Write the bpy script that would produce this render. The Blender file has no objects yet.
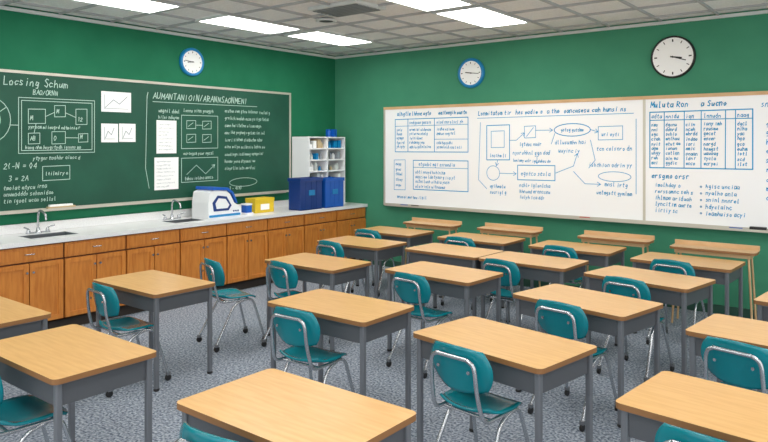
import bpy, math, random
from mathutils import Vector
random.seed(7)
S=bpy.context.scene
S.view_settings.view_transform='Standard'
def lin(c):
    return tuple((x/255/12.92 if x/255<=.04045 else ((x/255+.055)/1.055)**2.4) for x in c)+(1,)
def mat(name,c,rough=.5,metal=0,c2=None,scale=20,stretch=(1,1,1),emit=0,bump=0,detail=4,lo=.35,hi=.65,spec=.5):
    m=bpy.data.materials.new(name);m.use_nodes=True
    nt=m.node_tree;b=nt.nodes['Principled BSDF']
    b.inputs['Base Color'].default_value=lin(c);b.inputs['Roughness'].default_value=rough
    b.inputs['Metallic'].default_value=metal
    b.inputs['Specular IOR Level'].default_value=spec
    if emit:
        b.inputs['Emission Color'].default_value=lin(c);b.inputs['Emission Strength'].default_value=emit
    if c2 or bump:
        tc=nt.nodes.new('ShaderNodeTexCoord');mp=nt.nodes.new('ShaderNodeMapping')
        mp.inputs['Scale'].default_value=stretch
        n=nt.nodes.new('ShaderNodeTexNoise');n.inputs['Scale'].default_value=scale;n.inputs['Detail'].default_value=detail
        nt.links.new(tc.outputs['Object'],mp.inputs[0]);nt.links.new(mp.outputs[0],n.inputs[0])
        if c2:
            r=nt.nodes.new('ShaderNodeValToRGB')
            r.color_ramp.elements[0].color=lin(c);r.color_ramp.elements[1].color=lin(c2)
            r.color_ramp.elements[0].position=lo;r.color_ramp.elements[1].position=hi
            nt.links.new(n.outputs[0],r.inputs[0]);nt.links.new(r.outputs[0],b.inputs['Base Color'])
        if bump:
            bp=nt.nodes.new('ShaderNodeBump');bp.inputs['Strength'].default_value=bump;bp.inputs['Distance'].default_value=.01
            nt.links.new(n.outputs[0],bp.inputs['Height']);nt.links.new(bp.outputs[0],b.inputs['Normal'])
    return m
M=dict(
 wall=mat('wall_green_shaded',(32,112,80),.75,c2=(36,117,84),scale=3,spec=.2),  # left wall: same paint as the right one, shade put into the colour
 wall_lit=mat('wall_green_lit',(66,138,108),.75,c2=(70,143,112),scale=3,spec=.2),  # right wall: same paint, its stronger light put into the colour
 ceil=mat('ceiling_tile',(222,223,222),.9,c2=(234,235,234),scale=60,detail=6,spec=.1),
 grid=mat('ceiling_grid',(168,171,172),.6),
 floor=mat('carpet',(88,98,114),.95,c2=(180,188,198),scale=55,detail=8,lo=.37,hi=.64,spec=.1,bump=.1),
 wood=mat('desk_laminate',(216,166,102),.3,c2=(226,179,115),scale=5,stretch=(1,9,1),spec=.5),
 woodedge=mat('desk_edge',(140,98,58),.5),
 pale=mat('pale_wood',(206,168,122),.5,c2=(216,180,136),scale=5,stretch=(1,9,1)),
 frame=mat('grey_metal',(114,118,124),.4,.3),
 apron=mat('apron_grey',(88,91,96),.5,.2),
 teal=mat('teal_plastic',(4,120,132),.2,c2=(6,128,140),scale=3),
 chrome=mat('chrome',(190,194,198),.22,.85),
 black=mat('black_rubber',(25,25,27),.5),
 cab=mat('cabinet_wood',(194,116,44),.42,c2=(212,136,58),scale=6,stretch=(6,6,.8)),
 cabd=mat('cabinet_gap',(96,50,20),.6),
 toe=mat('toe_kick',(50,42,36),.7),
 counter=mat('counter_laminate',(226,227,228),.3,c2=(236,237,237),scale=90),
 chalk=mat('chalkboard_green',(12,74,56),.6,c2=(20,84,64),scale=2.2,detail=6),
 alu=mat('aluminium',(205,202,190),.35,.4),
 ink_w=mat('chalk_marks',(190,218,206),.9),
 wb=mat('whiteboard_enamel',(250,252,254),.2,spec=.4),
 ink_b=mat('marker_blue',(36,158,214),.6,spec=.1),
 paper=mat('paper',(250,251,250),.8),
 ink_g=mat('print_grey',(150,158,166),.8),
 white=mat('white_plastic',(242,244,246),.35),
 blue=mat('blue_plastic',(18,90,185),.35),
 navy=mat('navy_plastic',(16,54,124),.35),
 yellow=mat('yellow_box',(226,194,40),.5),
 skyb=mat('clock_blue',(6,130,190),.35),
 trim=mat('trim_grey',(206,212,210),.6),
 base=mat('baseboard_dark',(40,80,66),.6),
 panel=mat('light_panel',(255,253,249),.5,emit=10.8),
 steel=mat('sink_steel',(150,155,160),.3,.8),
 red=mat('red_plastic',(190,50,45),.4),
 book=mat('book_tan',(200,178,140),.6),
 vent=mat('vent_grey',(120,124,126),.5),
)
class B:
    def __init__(s): s.v=[];s.f=[];s.m=[];s.s=[];s.mats=[]
    def mi(s,k):
        if k not in s.mats:s.mats.append(k)
        return s.mats.index(k)
    def add(s,vs,fs,k,sm=False):
        o=len(s.v);s.v+=[tuple(p) for p in vs];i=s.mi(k)
        for f in fs:
            s.f.append([o+a for a in f]);s.m.append(i);s.s.append(sm)
    def box(s,x0,x1,y0,y1,z0,z1,k):
        v=[(x,y,z) for z in(z0,z1) for y in(y0,y1) for x in(x0,x1)]
        s.add(v,[(0,2,3,1),(4,5,7,6),(0,1,5,4),(2,6,7,3),(0,4,6,2),(1,3,7,5)],k)
    def prism(s,poly,a,b,k,axis='z',side=None,sm=False):
        def P(p,h):
            if axis=='z':return (p[0],p[1],h)
            if axis=='x':return (h,p[0],p[1])
            return (p[0],h,p[1])
        n=len(poly);v=[P(p,a) for p in poly]+[P(p,b) for p in poly]
        s.add(v,[list(range(n))[::-1],list(range(n,2*n))],k)
        s.add(v,[(i,(i+1)%n,n+(i+1)%n,n+i) for i in range(n)],side or k,sm)
    def tube(s,pts,r,k,seg=8):
        pts=[Vector(p) for p in pts];vs=[];up=None
        for i,p in enumerate(pts):
            d=(pts[min(i+1,len(pts)-1)]-pts[max(i-1,0)]).normalized()
            if up is None:
                up=d.orthogonal().normalized()
            up=(up-d*up.dot(d)).normalized();w=d.cross(up)
            for j in range(seg):
                a=2*math.pi*j/seg;vs.append(p+(up*math.cos(a)+w*math.sin(a))*r)
        n=len(pts)
        fs=[(i*seg+j,i*seg+(j+1)%seg,(i+1)*seg+(j+1)%seg,(i+1)*seg+j) for i in range(n-1) for j in range(seg)]
        s.add(vs,fs,k,True)
        s.add(vs,[list(range(seg))[::-1],list(range((n-1)*seg,n*seg))],k)
    def lathe(s,prof,c,k,axis='z',seg=24,sm=True):
        vs=[]
        for r,h in prof:
            for j in range(seg):
                a=2*math.pi*j/seg;p=(r*math.cos(a),r*math.sin(a),h)
                if axis=='x':p=(p[2],p[0],p[1])
                if axis=='y':p=(p[0],p[2],p[1])
                vs.append((c[0]+p[0],c[1]+p[1],c[2]+p[2]))
        n=len(prof)
        s.add(vs,[(i*seg+j,i*seg+(j+1)%seg,(i+1)*seg+(j+1)%seg,(i+1)*seg+j) for i in range(n-1) for j in range(seg)],k,sm)
        s.add(vs,[list(range(seg))[::-1],list(range((n-1)*seg,n*seg))],k)
    def shell(s,fn,n,th,k):
        P=[[Vector(fn(-1+2*i/n,-1+2*j/n)) for j in range(n+1)] for i in range(n+1)]
        N=[[((P[min(i+1,n)][j]-P[max(i-1,0)][j]).cross(P[i][min(j+1,n)]-P[i][max(j-1,0)])).normalized() for j in range(n+1)] for i in range(n+1)]
        v=[P[i][j]+N[i][j]*th/2 for i in range(n+1) for j in range(n+1)]+[P[i][j]-N[i][j]*th/2 for i in range(n+1) for j in range(n+1)]
        q=(n+1)**2;I=lambda i,j:i*(n+1)+j
        f=[]
        for i in range(n):
            for j in range(n):
                f.append((I(i,j),I(i+1,j),I(i+1,j+1),I(i,j+1)));f.append((q+I(i,j),q+I(i,j+1),q+I(i+1,j+1),q+I(i+1,j)))
        e=[I(i,0) for i in range(n)]+[I(n,j) for j in range(n)]+[I(i,n) for i in range(n,0,-1)]+[I(0,j) for j in range(n,0,-1)]
        for a in range(len(e)):
            b=e[(a+1)%len(e)];f.append((e[a],q+e[a],q+b,b))
        s.add(v,f,k,True)
    def mesh(s,name):
        m=bpy.data.meshes.new(name);m.from_pydata(s.v,[],s.f)
        for k in s.mats:m.materials.append(M[k])
        for p,i,sm in zip(m.polygons,s.m,s.s):p.material_index=i;p.use_smooth=sm
        m.update();return m
    def obj(s,name,loc=(0,0,0),rz=0,parent=None,bev=0):
        o=bpy.data.objects.new(name,s.mesh(name));S.collection.objects.link(o)
        o.location=loc;o.rotation_euler=(0,0,rz)
        if parent:o.parent=parent
        if bev:
            b=o.modifiers.new('bevel','BEVEL');b.width=bev;b.segments=2;b.limit_method='ANGLE'
        return o
def rr(w,h,r,n=5,cx=0,cy=0):
    o=[]
    for sx,sy,a0 in((1,1,0),(-1,1,90),(-1,-1,180),(1,-1,270)):
        for i in range(n+1):
            a=math.radians(a0+90*i/n);o.append((cx+sx*(w/2-r)+r*math.cos(a),cy+sy*(h/2-r)+r*math.sin(a)))
    return o
def fil(pts,r=.05,n=5):
    pts=[Vector(p) for p in pts];o=[pts[0]]
    for i in range(1,len(pts)-1):
        a,b,c=pts[i-1],pts[i],pts[i+1];ra=min(r,(a-b).length*.48);rc=min(r,(c-b).length*.48)
        p=b+(a-b).normalized()*ra;q=b+(c-b).normalized()*rc
        for t in range(n+1):
            t/=n;o.append(p*(1-t)**2+b*2*t*(1-t)+q*t*t)
    return o+[pts[-1]]

# ---------------- room shell
H=3.337;XM=10.0;YM=-11.0
b=B();b.box(-.12,XM,YM,.12,-.1,0,'floor');b.obj('floor')
b=B();b.box(-.12,XM,YM,.12,H+.02,H+.12,'ceil');ceil=b.obj('ceiling')
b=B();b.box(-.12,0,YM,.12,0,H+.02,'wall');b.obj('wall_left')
b=B();b.box(0,XM,0,.12,0,H+.02,'wall_lit');b.obj('wall_right')
b=B();b.box(.72,XM,-.015,0,0,.1,'base');b.obj('baseboard_right')
b=B();b.box(0,.03,YM,0,H-.035,H,'trim');b.obj('trim_1')
b=B();b.box(.03,XM,-.03,0,H-.035,H,'trim');b.obj('trim_2')
b=B();b.box(.003,.025,-7.6,-.002,.952,1.05,'counter');b.obj('trim_3')
b=B();g=.9-.61
x=g
while x<XM:
    b.box(x-.012,x+.012,YM,-.03,H-.004,H+.02,'grid');x+=.61
y=-.3
while y>YM:
    b.box(.03,XM,y-.012,y+.012,H-.003,H+.02,'grid');y-=.61
b.obj('ceiling_grid')
def lightpanel(px,y1,L=1.17):
    b=B();w=.61
    b.box(px+.03,px+w-.03,y1-L+.03,y1-.03,H-.004,H+.012,'panel')
    b.box(px,px+w,y1-L,y1-L+.03,H-.01,H+.015,'trim');b.box(px,px+w,y1-.03,y1,H-.01,H+.015,'trim')
    b.box(px,px+.03,y1-L+.03,y1-.03,H-.01,H+.015,'trim');b.box(px+w-.03,px+w,y1-L+.03,y1-.03,H-.01,H+.015,'trim')
    b.obj('ceiling_light_panel')
for px,y1 in((.95,-.88),(.9,-2.25),(.9,-4.0),(3.34,-.93),(3.34,-2.22),(3.34,-4.6),(.9,-6.4),(3.34,-7.0),(5.78,-1.95),(5.78,-4.6),(5.78,-7.0),(8.22,-2.2),(8.22,-4.6),(8.22,-7.0),(5.78,-9.2),(8.22,-9.2),(3.34,-9.2)):  # first panel of the third column is unseen, added to brighten the whiteboard
    lightpanel(px,y1)
b=B();b.box(2.42,3.1,-3.1,-2.62,H-.02,H+.015,'trim')
for i in range(7):
    yy=-3.06+i*.06;b.box(2.46,3.06,yy,yy+.035,H-.03,H-.02,'vent')
b.obj('ceiling_vent')
b=B();b.lathe([(.12,0),(.125,-.012),(.1,-.02),(.085,-.012)],(2.13,-2.5,H+.0),'trim');b.lathe([(.08,-.013),(.06,-.016)],(2.13,-2.5,H),'black')
b.obj('ceiling_downlight')  # round ceiling downlight, modelled unlit

# ---------------- desks
def desk_mesh():
    b=B()
    b.prism(rr(.93,.58,.035),.722,.75,'wood',side='woodedge')
    b.box(-.425,.425,-.255,-.24,.60,.722,'apron');b.box(-.425,.425,.24,.255,.60,.722,'apron')
    b.box(-.425,-.41,-.24,.24,.60,.722,'apron');b.box(.41,.425,-.24,.24,.60,.722,'apron')
    b.box(-.41,.41,-.24,.24,.60,.612,'apron')
    b.box(-.43,.43,-.26,.26,.708,.722,'frame')
    for sx in(-1,1):
        for sy in(-1,1):
            cx=sx*.425;cy=sy*.25
            b.prism(rr(.034,.034,.008,3,cx,cy),.02,.722,'frame')
            b.lathe([(.012,.02),(.022,.018),(.024,.006),(.02,0)],(cx,cy,0),'black',seg=12)
    return b.mesh('student_desk')
DM=desk_mesh()
def chair_mesh():
    b=B()
    def seat(u,v):
        x=.205*u*math.sqrt(1-.36*v*v);y=.2*v*math.sqrt(1-.36*u*u)
        z=.452+.018*u*u-.03*max(0,v-.45)**2/.3 +.03*max(0,-v-.5)**2/.25
        return (x,y,z)
    b.shell(seat,14,.014,'teal')
    def back(u,v):
        x=.205*u*math.sqrt(1-.42*v*v);zz=.128*v*math.sqrt(1-.3*u*u)
        return (x,-.235+.055*u*u-.2*zz,.70+zz)
    b.shell(back,14,.014,'teal')
    for sx in(-1,1):
        b.tube(fil([(sx*.1,-.268,.77),(sx*.145,-.262,.745),(sx*.15,-.25,.6),(sx*.165,-.21,.435),(sx*.165,.13,.432),(sx*.2,.235,.055)],.06),.0115,'chrome')
        b.tube(fil([(sx*.165,.05,.43),(sx*.17,-.06,.40),(sx*.2,-.25,.055)],.05),.0115,'chrome')
        for yy in(.235,-.25):
            b.lathe([(.018,-.011),(.026,-.008),(.026,.008),(.018,.011)],(sx*.2,yy,.026),'black',axis='x',seg=14)
            b.box(sx*.2-.014,sx*.2+.014,yy-.014,yy+.014,.045,.07,'frame')
        b.lathe([(.009,-.004),(.009,.004)],(sx*.1,-.255,.70),'chrome',axis='y',seg=10)
    b.tube([(-.1,-.268,.77),(.1,-.268,.77)],.0115,'chrome')
    b.tube([(-.165,.1,.43),(.165,.1,.43)],.01,'chrome');b.tube([(-.165,-.13,.43),(.165,-.13,.43)],.01,'chrome')
    return b.mesh('student_chair')
CM=chair_mesh()
def inst(name,me,x,y,rz):
    o=bpy.data.objects.new(name,me);S.collection.objects.link(o);o.location=(x,y,0);o.rotation_euler=(0,0,math.radians(rz));return o
D=[(2.40,-6.29,0,(0,-.3,5)),(3.70,-6.33,0,(-.02,-.22,-3)),(2.46,-4.97,0,(.08,-.28,-4)),(5.32,-6.13,0,(.02,-.26,3)),
(4.22,-4.6,0,(.01,-.28,4)),(2.87,-3.42,0,(.04,-.3,-5)),(4.13,-3.1,-3,(.05,-.35,-6)),(5.55,-4.66,-9,(0,-.24,-6)),
(5.55,-3.35,-11,(.03,-.28,-8)),(5.66,-2.2,-10,(0,-.32,-8)),(3.55,-2.0,-2,None),(4.5,-2.03,-2,(-.05,-.35,-6)),
(6.89,-4.97,-6,(-.02,-.3,-8)),(6.84,-3.56,-6,(-.1,-.34,-12)),(7.03,-2.4,-6,(0,-.32,0)),(5.72,-1.13,-3,(0,-.3,-4)),
(4.52,-.95,0,(.02,-.3,-4)),(3.32,-1.0,0,(0,-.32,3)),(2.07,-1.12,0,(-.03,-.34,5)),(2.37,-2.15,0,(0,-.34,-3))]
for x,y,r,c in D:
    inst('student_desk',DM,x,y,r)
    if c: inst('student_chair',CM,x+c[0],y+c[1],c[2])
inst('student_chair',CM,2.34,-4.04,-14)

# pale narrow tables along right wall
b=B();b.prism(rr(.82,.27,.05),.79,.815,'pale',side='woodedge');b.prism(rr(.82,.025,.01,3,0,.12),.815,.86,'pale')
b.box(-.36,.36,-.1,.1,.75,.79,'pale')
for sx in(-1,1):
    for sy in(-1,1):
        b.tube([(sx*.34,sy*.08,.76),(sx*.38,sy*.11,0)],.011,'pale')
TM=b.mesh('narrow_side_table')
for x,y in((2.32,-.6),(3.45,-.52),(4.78,-.47),(5.85,-.6)): inst('narrow_side_table',TM,x,y,0)

# ---------------- counter
CT=.95;sinks=[(-5.1,-4.6),(-3.42,-2.98)]
b=B()
ys=[-7.6]+[q for s_ in sinks for q in s_]+[-.002]
for i in range(0,len(ys),2):b.box(.003,.70,ys[i],ys[i+1],CT-.045,CT,'counter')
for a,c in sinks:
    b.box(.003,.22,a,c,CT-.045,CT,'counter');b.box(.52,.70,a,c,CT-.045,CT,'counter')
    b.box(.22,.52,a,c,CT-.2,CT-.19,'steel')
    b.box(.22,.23,a,c,CT-.19,CT-.001,'steel');b.box(.51,.52,a,c,CT-.19,CT-.001,'steel')
    b.box(.23,.51,a,a+.01,CT-.19,CT-.001,'steel');b.box(.23,.51,c-.01,c,CT-.19,CT-.001,'steel')
b.box(.03,.6,-7.6,-.002,0,.11,'toe')
b.box(.62,.64,-7.6,-.002,.11,CT-.045,'cabd')
b.box(.03,.64,-7.6,-.002,.11,.13,'cabd');b.box(.03,.64,-7.6,-7.58,.13,CT-.045,'cab')
n=11;U=7.59/n
for i in range(n):
    y1=-.004-U*i;y0=y1-U
    b.box(.645,.662,y0+.01,y1-.01,.745,CT-.06,'cab')
    b.box(.662,.67,y0+.03,y1-.03,.765,CT-.08,'cab')
    ymid=(y0+y1)/2
    b.tube(fil([(.668,ymid-.045,.82),(.69,ymid-.045,.82),(.69,ymid+.045,.82),(.668,ymid+.045,.82)],.01,3),.005,'chrome',6)
    for a,c,hs in((y0+.01,ymid-.005,1),(ymid+.005,y1-.01,-1)):
        b.box(.64,.660,a,c,.13,.728,'cab')
        w=.05
        b.box(.66,.670,a,a+w,.13,.728,'cab');b.box(.66,.670,c-w,c,.13,.728,'cab')
        b.box(.66,.670,a+w,c-w,.13,.18,'cab');b.box(.66,.670,a+w,c-w,.678,.728,'cab')
        hy=c-.025 if hs>0 else a+.025
        b.lathe([(.006,0),(.006,.012),(.014,.02),(.011,.03)],(.668,hy,.64),'chrome',axis='x',seg=10)
    b.box(.64,.645,y0+.01,y1-.01,.745,CT-.06,'cab')
b.obj('lab_counter',bev=.003)
E=CT+.001
for yy in(-4.85,-3.2):
    b=B();b.lathe([(.04,0),(.04,.012),(.022,.02),(.018,.06)],(.13,yy,E),'chrome')
    b.tube(fil([(.13,yy,E+.05),(.13,yy,E+.21),(.18,yy,E+.25),(.30,yy,E+.21),(.31,yy,E+.15)],.06,6),.012,'chrome',10)
    for sy in(-1,1):
        b.lathe([(.022,0),(.02,.03),(.012,.05)],(.13,yy+sy*.1,E),'chrome',seg=14)
        b.tube([(.13,yy+sy*.1,E+.05),(.17,yy+sy*.16,E+.075)],.008,'chrome')
    b.box(.11,.15,yy-.12,yy+.12,E,E+.014,'chrome')
    b.obj('lab_faucet')
# bench analyser (white/blue)
b=B()
pr=[(-.26,0),(.26,0),(.27,.05),(.25,.13),(.15,.18),(.08,.30),(.02,.345),(-.17,.36),(-.24,.33),(-.26,.2)]
b.prism(pr,-.17,.17,'white',axis='x')
pb=[(-.2,.362),(.02,.35),(.10,.31),(.17,.19),(.20,.17),(.13,.32),(.04,.385),(-.19,.40)]
b.prism(pb,-.18,.18,'blue',axis='x')
b.prism([(-.18,.09),(.05,.09),(.1,.15),(.02,.27),(-.12,.29),(-.2,.2)],.17,.178,'navy',axis='x')
b.prism([(-.14,.12),(.03,.12),(.06,.16),(0,.24),(-.11,.255),(-.16,.19)],.178,.183,'white',axis='x')
b.prism(rr(.5,.03,.01,3,0,.03),.17,.176,'skyb',axis='x')
for i in range(3): b.lathe([(.012,0),(.01,.008)],(.17,.14+i*.035,.075),'navy',axis='x',seg=10)
b.obj('bench_centrifuge',loc=(.33,-2.66,E),bev=.012)
b=B();b.box(-.1,.1,-.17,.17,0,.19,'yellow');b.box(-.105,.105,-.175,.175,.15,.2,'yellow');b.box(.105,.107,-.08,.08,.04,.12,'paper')
b.obj('yellow_storage_box',loc=(.33,-1.92,E),bev=.006)
b=B();b.prism(rr(.16,.12,.02),0,.03,'white');b.prism(rr(.12,.1,.02),.03,.13,'blue');b.prism(rr(.13,.11,.02),.13,.15,'white')
b.obj('small_instrument',loc=(.45,-2.26,E),bev=.004)
# blue crates
def crate(name,loc,w,h,k):
    b=B();d=.12
    b.prism(rr(2*d,w,.02),0,.012,k)
    for x0,x1,y0,y1 in((-d,-d+.012,-w/2,w/2),(d-.012,d,-w/2,w/2),(-d+.012,d-.012,-w/2,-w/2+.012),(-d+.012,d-.012,w/2-.012,w/2)):
        b.box(x0,x1,y0,y1,0,h,k)
    b.box(-d-.012,d+.012,-w/2-.012,-w/2+.01,h-.05,h,k);b.box(-d-.012,d+.012,w/2-.01,w/2+.012,h-.05,h,k)
    b.box(d-.002,d+.012,-w/2,w/2,h-.05,h,k)
    for t in(.25,.5,.75): b.box(d,d+.006,-w/2+w*t-.006,-w/2+w*t+.006,.02,h-.05,k)
    b.box(-d+.012,d-.012,-w/2+.012,w/2-.012,h-.1,h-.02,'navy')
    b.box(d+.006,d+.012,-.06,.06,h*.45,h*.62,'skyb')
    b.obj(name,loc=loc,bev=.004)
crate('blue_storage_crate',(.545,-1.24,E),.44,.46,'navy')
crate('blue_storage_crate',(.545,-.74,E),.4,.44,'blue')
# shelf
b=B();y0,y1=-1.02,-.2;SH=1.06;X0=.04
b.box(X0,.06,y0,y1,0,SH,'white');b.box(.06,.4,y0,y0+.02,0,SH,'white');b.box(.06,.4,y1-.02,y1,0,SH,'white')
for i in range(7):
    z=i*(SH-.02)/6;b.box(.06,.4,y0+.02,y1-.02,z,z+.02,'white')
b.box(.06,.4,-.62,-.60,.02,SH-.02,'white')
sh=b.obj('white_shelf_unit',loc=(0,0,E),bev=.002)
b=B();cols=['white','trim','paper','skyb','book','ink_g','trim','white','paper','trim','navy']
for i in range(7):
    z=i*(SH-.02)/6+.02
    y=y0+.06
    while y<y1-.06:
        if abs(y-(-.61))<.055: y+=.09;continue
        k=random.choice(cols);h=random.uniform(.06,.135);w=random.uniform(.025,.045)
        if i==6 and (y<-.6 or y>-.35): y+=.06;continue
        if i==6:h=.12;k='blue'
        if random.random()<.5:b.lathe([(w*.8,0),(w*.8,h*.7),(w*.35,h*.85),(w*.35,h)],(.31,y,z),k,seg=12)
        else:b.box(.2,.37,y-w*.8,y+w*.8,z,z+h,k)
        y+=w*2+.01
b.obj('lab_supplies',parent=sh)

# ---------------- writing
G={'A':['0,0 .5,1 1,0','.2,.4 .8,.4'],'B':['0,0 0,1 .7,.9 .7,.6 0,.5 .8,.35 .7,.05 0,0'],'C':['1,.85 .6,1 .1,.8 0,.4 .3,0 .9,.1'],'D':['0,0 0,1 .7,.8 .8,.3 .5,0 0,0'],
'E':['.9,1 0,1 0,0 .9,0','0,.5 .7,.5'],'F':['.9,1 0,1 0,0','0,.5 .7,.5'],'H':['0,0 0,1','.8,0 .8,1','0,.5 .8,.5'],'I':['.4,0 .4,1'],'L':['0,1 0,0 .8,0'],'M':['0,0 .1,1 .5,.3 .9,1 1,0'],
'N':['0,0 0,1 .8,0 .8,1'],'O':['.5,1 .1,.8 0,.4 .3,0 .7,.05 1,.5 .8,.9 .5,1'],'R':['0,0 0,1 .7,.9 .7,.6 0,.5 .8,0'],'S':['.9,.9 .4,1 .1,.75 .8,.35 .6,0 0,.1'],'T':['0,1 1,1','.5,1 .5,0'],'U':['0,1 .1,.1 .5,0 .8,.2 .9,1'],
'V':['0,1 .45,0 .9,1'],'P':['0,0 0,1 .8,.85 .7,.5 0,.5'],'a':['.8,.6 .2,.6 0,.2 .3,0 .8,.3 .8,.6 .85,0'],'c':['.8,.55 .3,.6 0,.3 .3,0 .8,.1'],'e':['0,.3 .8,.35 .5,.62 .1,.5 0,.2 .4,0 .8,.1'],
'i':['.4,.6 .4,0','.4,.8 .42,.86'],'l':['.3,1 .35,0 .6,.05'],'n':['0,.6 .05,0','.05,.4 .4,.62 .7,.5 .75,0'],'o':['.4,.6 .05,.4 .2,0 .6,.05 .75,.4 .4,.6'],'r':['0,.6 .05,0','.05,.35 .35,.6 .65,.55'],
's':['.65,.55 .2,.6 .1,.4 .6,.2 .4,0 0,.05'],'t':['.4,.95 .35,.1 .7,0','.05,.62 .75,.62'],'u':['0,.6 .1,.05 .5,.05 .7,.6 .75,0'],'h':['0,1 .05,0','.05,.35 .4,.6 .7,.45 .75,0'],'d':['.7,1 .72,0 .2,.02 0,.3 .3,.6 .7,.4'],
'm':['0,.6 .02,0','.02,.45 .25,.6 .4,.4 .42,0','.42,.45 .65,.6 .85,.4 .88,0'],'y':['0,.6 .35,.1','.75,.6 .35,.1 .1,-.35'],'g':['.7,.6 .2,.6 .05,.2 .5,.1 .7,.5 .65,-.3 .2,-.35'],'/':['0,0 .7,1'],'-':['.1,.4 .7,.4'],'!':['.4,1 .4,.3','.4,.1 .4,0'],
'1':['.2,.8 .5,1 .5,0'],'2':['0,.8 .5,1 .8,.7 0,0 .9,0'],'3':['0,.9 .6,1 .7,.7 .3,.5 .8,.3 .4,0 0,.1'],'4':['.7,0 .7,1 0,.35 .9,.35'],'0':['.4,1 0,.5 .4,0 .8,.5 .4,1'],'(':['.5,1 .2,.5 .5,0'],')':['.2,1 .5,.5 .2,0'],'=':['.1,.6 .8,.6','.1,.3 .8,.3'],'.':['.3,0 .35,.06']}
class Ink:
    def __init__(s,P,k,w,flip=False): s.b=B();s.P=P;s.k=k;s.w=w;s.fl=flip
    def line(s,pts,w=None):
        w=(w or s.w)/2
        for (a,b),(c,d) in zip(pts[:-1],pts[1:]):
            L=math.hypot(c-a,d-b)
            if L<1e-5: continue
            ex,ey=(c-a)/L*w*.6,(d-b)/L*w*.6;nx,ny=-(d-b)/L*w,(c-a)/L*w
            s.b.add([s.P(a-ex+nx,b-ey+ny),s.P(a-ex-nx,b-ey-ny),s.P(c+ex-nx,d+ey-ny),s.P(c+ex+nx,d+ey+ny)],[(3,2,1,0) if s.fl else (0,1,2,3)],s.k)
    def text(s,t,u,v,h,w=None,asp=.55):
        for ch in t:
            if ch in G:
                jx=random.uniform(-.08,.08);hh=h*random.uniform(.88,1.12)
                for st in G[ch]:
                    pts=[tuple(map(float,q.split(','))) for q in st.split()]
                    j=lambda:random.uniform(-.06,.06)
                    s.line([(u+(x+j()+jx+.22*y)*h*asp,v+(y+j())*hh) for x,y in pts],w)
                u+=h*asp*1.22
            else:u+=h*asp*.9
        return u
    def words(s,u,v,u1,h,w=None):
        while u<u1-h:
            n=random.randint(3,9);t=''.join(random.choice('aceinorstulhdmnigy') for _ in range(n))
            n=int((u1-u)/(h*.67));t=t[:max(n,1)]
            u=s.text(t,u,v+random.uniform(-.004,.004),h,w)+h*.35
    def para(s,u0,u1,v,n,dv,h,w=None):
        for i in range(n): s.words(u0,v-i*dv,u0+(u1-u0)*random.uniform(.6,1),h,w)
    def rect(s,a,b,c,d,w=None): s.line([(a,c),(b,c+.005),(b,d),(a,d-.005),(a,c)],w)
    def ell(s,u,v,a,b_,w=None): s.line([(u+a*math.cos(i*math.pi/12),v+b_*math.sin(i*math.pi/12)) for i in range(25)],w)
    def arrow(s,pts,w=None):
        s.line(pts,w);(a,b),(c,d)=pts[-2:];t=math.atan2(d-b,c-a)
        for o in(2.6,-2.6): s.line([(c,d),(c+.05*math.cos(t+o),d+.05*math.sin(t+o))],w)

# chalkboard on left wall
b=B();y0,y1,z0,z1=-7.4,-1.06,1.2,2.65
b.box(.002,.018,y0,y1,z0,z1,'chalk')
b.box(.002,.03,y0-.03,y1+.03,z1,z1+.03,'alu');b.box(.002,.03,y0-.03,y1+.03,z0-.03,z0,'alu')
b.box(.002,.03,y0-.03,y0,z0,z1,'alu');b.box(.002,.03,y1,y1+.03,z0,z1,'alu')
b.box(.03,.10,y0,-1.2,z0-.03,z0-.015,'alu');b.box(.095,.10,y0,-1.2,z0-.015,z0-.003,'alu')
cb=b.obj('chalkboard')
I=Ink(lambda u,v:(.0184,u,v),'ink_w',.0065)
I.text('Locsing Schum',-5.15,2.525,.08,.009);I.text('BAO/ORNN',-4.85,2.435,.05)
I.rect(-5.0,-4.16,1.8,2.40);I.rect(-4.97,-4.19,1.83,2.37)
for (a,c,e,f) in((-4.9,-4.72,2.12,2.28),(-4.62,-4.5,2.2,2.33),(-4.38,-4.25,2.12,2.3),(-4.9,-4.78,1.9,2.02),(-4.65,-4.5,1.9,2.04),(-4.35,-4.24,1.92,2.02)):
    I.rect(a,c,e,f);I.text(random.choice(['M','AB','12','O']),a+.02,e+.04,.045)
I.line([(-4.72,2.2),(-4.62,2.25)]);I.line([(-4.5,2.25),(-4.38,2.2)]);I.line([(-4.84,2.02),(-4.82,2.12)]);I.line([(-4.5,1.97),(-4.35,1.97)]);I.words(-4.9,2.07,-4.3,.035);I.words(-4.93,1.85,-4.3,.035)
I.ell(-5.3,2.15,.22,.24);I.ell(-5.3,2.15,.12,.12);I.line([(-5.3,2.15),(-5.13,2.28)]);I.line([(-5.08,2.1),(-5.0,2.1)])
I.text('2(-N = 04',-5.15,1.64,.06);I.text('3 = 2A',-5.1,1.51,.055);I.para(-5.15,-4.5,1.42,3,.07,.042)
I.words(-4.85,1.73,-4.3,.04);I.rect(-4.75,-4.45,1.5,1.66);I.words(-4.72,1.56,-4.45,.04)
I.para(-6.9,-5.7,2.4,10,.11,.05)
I.line([(-3.48,2.5),(-3.5,1.6),(-3.45,1.35)])
I.text('! AUMANTANIOIN/ARANNSAONMEN!',-3.50,2.47,.075,.009,asp=.64)
I.line([(-3.4,2.43),(-1.7,2.44)])
I.rect(-2.98,-2.40,1.84,2.28);I.rect(-2.98,-2.40,1.40,1.72)
for a in(-2.9,-2.65):
    for v in(1.92,2.1): I.rect(a,a+.14,v,v+.11);I.line([(a+.02,v+.03),(a+.1,v+.08)])
I.line([(-2.75,2.15),(-2.65,2.15)]);I.words(-2.95,2.32,-2.45,.045)
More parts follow.
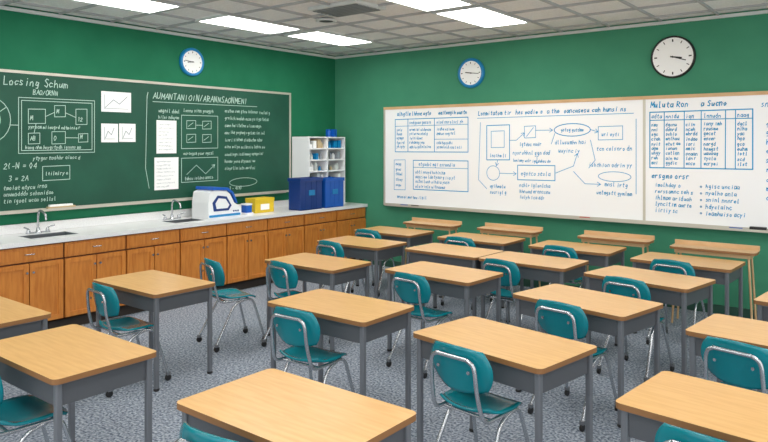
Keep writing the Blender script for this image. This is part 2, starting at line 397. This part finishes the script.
I.arrow([(-2.9,1.5),(-2.75,1.62),(-2.6,1.5),(-2.45,1.62)]);I.words(-2.93,1.43,-2.45,.04);I.words(-2.95,1.76,-2.45,.04)
I.para(-2.28,-1.4,2.34,9,.1,.042);I.words(-3.32,2.3,-3.0,.045);I.words(-3.32,2.22,-3.0,.04)
I.ell(-1.95,1.36,.25,.06);I.text('3 - 4(N)',-2.2,1.26,.045)
I.b.obj('chalk_writing',parent=cb)
def poster(name,y0,y1,z0,z1,kind):
    b=B();b.box(.021,.024,y0,y1,z0,z1,'paper')
    Q=Ink(lambda u,v:(.0244,u,v),'ink_g',.005);w=y1-y0;h=z1-z0
    if kind==0: Q.para(y0+.03,y1-.03,z1-.06,int(h/.045)-1,.045,.018,.002)
    else:
        Q.line([(y0+.04,z0+.04),(y1-.04,z0+.04)]);Q.line([(y0+.04,z0+.03),(y0+.04,z1-.04)])
        Q.line([(y0+.05,z0+.05),(y0+w*.4,z0+h*.6),(y0+w*.6,z0+h*.4),(y1-.05,z1-.05)],.008)
    o=b.obj(name);Q.b.obj('print',parent=o)
poster('paper_sheet',-4.08,-3.70,2.28,2.52,1);poster('paper_sheet',-4.08,-3.87,1.92,2.14,1);poster('paper_sheet',-3.855,-3.64,1.925,2.145,1)
poster('paper_sheet',-3.35,-3.06,1.78,2.20,0);poster('paper_sheet',-3.38,-3.03,1.32,1.73,0)
b=B();b.box(.036,.09,-4.72,-4.42,1.186,1.215,'book');b.box(.04,.088,-4.7,-4.45,1.215,1.235,'paper');b.obj('book_on_tray')
b=B();b.box(.04,.085,-2.4,-2.26,1.186,1.22,'black');b.box(.04,.085,-2.4,-2.26,1.22,1.235,'book');b.obj('chalkboard_eraser')

# whiteboard on right wall
b=B();x0,x1,z0,z1=1.07,6.9,.99,2.43;K=-.001
b.box(x0,4.96,-.018,K,z0,z1,'wb');b.box(4.99,x1,-.018,K,z0,z1,'wb')
b.box(4.96,4.99,-.024,K,z0,z1,'alu')
b.box(x0-.03,x1+.03,-.03,K,z1,z1+.04,'pale');b.box(x0-.03,x1+.03,-.03,K,z0-.035,z0,'alu')
b.box(x0-.03,x0,-.03,K,z0,z1,'alu');b.box(x1,x1+.03,-.03,K,z0,z1,'alu')
b.box(x0+.05,x1-.05,-.11,-.03,z0-.035,z0-.022,'alu');b.box(x0+.05,x1-.05,-.11,-.104,z0-.022,z0-.008,'alu')
wbo=b.obj('whiteboard')
I=Ink(lambda u,v:(u,-.0184,v),'ink_b',.0075)
I.words(1.3,2.33,1.95,.055,.011);I.words(2.05,2.33,2.55,.05,.011)
I.rect(1.26,2.55,1.78,2.28,.012);I.line([(1.26,2.17),(2.55,2.18)]);I.line([(1.5,1.78),(1.5,2.28)],.012);I.line([(1.98,1.78),(1.98,2.28)],.012);I.line([(1.98,1.97),(2.55,1.97)])
I.words(1.53,2.2,1.95,.045);I.words(2.02,2.2,2.5,.045)
I.para(1.29,1.48,2.1,5,.065,.04);I.para(1.53,1.95,2.1,5,.065,.04);I.para(2.02,2.5,2.1,2,.065,.04);I.para(2.02,2.5,1.9,2,.065,.04)
I.rect(1.24,1.45,1.2,1.66);I.para(1.27,1.44,1.58,5,.08,.04)
I.rect(1.6,2.55,1.22,1.66,.012);I.line([(1.6,1.55),(2.55,1.55)]);I.para(1.64,2.5,1.46,4,.07,.045);I.words(1.7,1.58,2.4,.05)
I.words(1.3,1.08,1.9,.045)
I.text('Lonmitatom tirb hes modie of a the boancasesu cah hunsibns',2.72,2.30,.055,.010,asp=.56);I.line([(2.7,2.26),(4.85,2.27)])
I.rect(2.85,3.2,1.68,2.16,.012);I.rect(2.92,3.12,1.85,2.08);I.words(2.9,1.72,3.18,.045)
I.rect(3.42,3.58,1.98,2.14);I.line([(3.45,2.0),(3.55,2.12)]);I.words(3.35,1.88,3.7,.045);I.words(3.25,1.76,3.8,.05)
I.ell(4.08,2.08,.24,.08,.011);I.words(3.93,2.06,4.25,.04)
I.line([(3.8,1.9),(3.85,2.04)]);I.words(3.85,1.9,4.3,.05);I.words(3.9,1.79,4.2,.05)
I.rect(4.42,4.72,1.95,2.12);I.words(4.46,2.0,4.7,.045);I.words(4.4,1.82,4.85,.05)
I.line([(2.75,2.2),(2.72,1.4),(2.85,1.28)]);I.ell(2.95,1.5,.1,.1);I.arrow([(3.05,1.5),(3.3,1.5)])
I.rect(3.32,3.85,1.42,1.62,.011);I.words(3.37,1.48,3.8,.055)
I.arrow([(3.85,1.52),(4.1,1.62),(4.15,1.78)]);I.arrow([(4.1,1.55),(4.25,1.4),(4.45,1.4)])
I.words(4.3,1.62,4.85,.05);I.words(4.5,1.38,4.85,.05);I.words(4.4,1.28,4.85,.045);I.para(3.35,4.0,1.33,3,.08,.045)
I.arrow([(3.2,1.95),(3.3,1.95),(3.42,2.05)]);I.arrow([(3.58,2.08),(3.82,2.08)]);I.arrow([(4.32,2.08),(4.42,2.05)])
I.arrow([(3.02,1.68),(3.0,1.6)]);I.arrow([(3.6,1.74),(3.6,1.64)]);I.line([(4.32,1.95),(4.38,1.7),(4.3,1.6)]);I.words(3.25,1.66,3.8,.035)
I.ell(4.62,1.5,.2,.06);I.line([(4.88,2.2),(4.88,1.3)]);I.para(2.9,3.3,1.3,2,.08,.045)
I.text('Muluta Ron',5.05,2.33,.065,.011);I.text('a Sucno',5.6,2.33,.06,.011)
I.rect(5.04,6.12,1.62,2.28,.013)
for u in(5.2,5.42,5.6,5.85,5.95): I.line([(u,1.62),(u+.003,2.28)],.010)
for v in(2.18,): I.line([(5.04,v),(6.12,v)],.010)
for a,c in((5.06,5.19),(5.22,5.41),(5.44,5.59),(5.63,5.84),(5.97,6.1)): I.para(a,c,2.11,9,.056,.038);I.words(a,2.2,c,.045)
I.words(5.06,1.5,5.5,.06,.01);I.para(5.1,5.55,1.40,5,.075,.045);I.para(5.65,6.1,1.40,5,.075,.045)
for i in range(5):I.ell(5.6,1.415-i*.075,.008,.008)
I.words(6.2,2.3,6.8,.06);I.para(6.25,6.8,2.1,9,.1,.05)
I.b.obj('marker_writing',parent=wbo)
b=B()
for x,k in((1.4,'blue'),(1.6,'black'),(4.2,'red'),(5.9,'blue')): b.tube([(x,-.07,z0-.011),(x+.13,-.068,z0-.011)],.009,k)
b.obj('marker_pens')
b=B();b.box(6.1,6.26,-.10,-.05,z0-.02,z0+.02,'black');b.obj('whiteboard_eraser',bev=.005)

# clocks
def clock(name,c,r,axis,rim,hh,mm,q=.82):
    b=B()
    if axis=='x':
        P=lambda u,v,d:(c[0]+d,c[1]+u,c[2]+v);sg=1
    else:
        P=lambda u,v,d:(c[0]+u,c[1]-d,c[2]+v);sg=-1
    b.lathe([(r,0),(r,sg*.035),(r*(q+1)/2,sg*.046),(r*q,sg*.032)],c,rim,axis,40)
    b.lathe([(r*q*1.01,sg*.02),(r*q*1.01,sg*.034)],c,'paper',axis,40,sm=False)
    def hand(a,r0,r1,w,d=.034):
        s_,c_=math.sin(a),math.cos(a)
        b.add([P(s_*r0+c_*w,c_*r0-s_*w,d),P(s_*r0-c_*w,c_*r0+s_*w,d),P(s_*r1-c_*w,c_*r1+s_*w,d),P(s_*r1+c_*w,c_*r1-s_*w,d)],[(0,1,2,3)],'black')
    for i in range(12):
        hand(i*math.pi/6,r*q*.78,r*q*.92,r*(.03 if i%3==0 else .018),.0343)
    hand((hh+mm/60)*math.pi/6,-r*.1,r*.42,r*.032,.0347);hand(mm*math.pi/30,-r*.12,r*.62,r*.022,.0352);hand(math.pi*.25,-r*.04,r*.04,r*.04,.0356)
    b.obj(name)
clock('wall_clock',(0.0,-2.82,2.98),.185,'x','skyb',8,46,.80)
clock('wall_clock',(2.60,.0,2.90),.21,'y','skyb',9,16,.80)
clock('wall_clock',(5.30,.0,2.91),.245,'y','black',3,18,.91)

# ---------------- light + camera
w=bpy.data.worlds.new('World');S.world=w;w.use_nodes=True
w.node_tree.nodes['Background'].inputs[0].default_value=(1,.99,.975,1);w.node_tree.nodes['Background'].inputs[1].default_value=1.6
c=bpy.data.cameras.new('Camera');co=bpy.data.objects.new('Camera',c);S.collection.objects.link(co)
co.location=(7.426,-8.185,1.9);co.rotation_euler=(math.radians(90),0,math.radians(38.02))
c.lens=36*667/768;c.sensor_width=36;c.shift_y=-77/768
S.camera=co
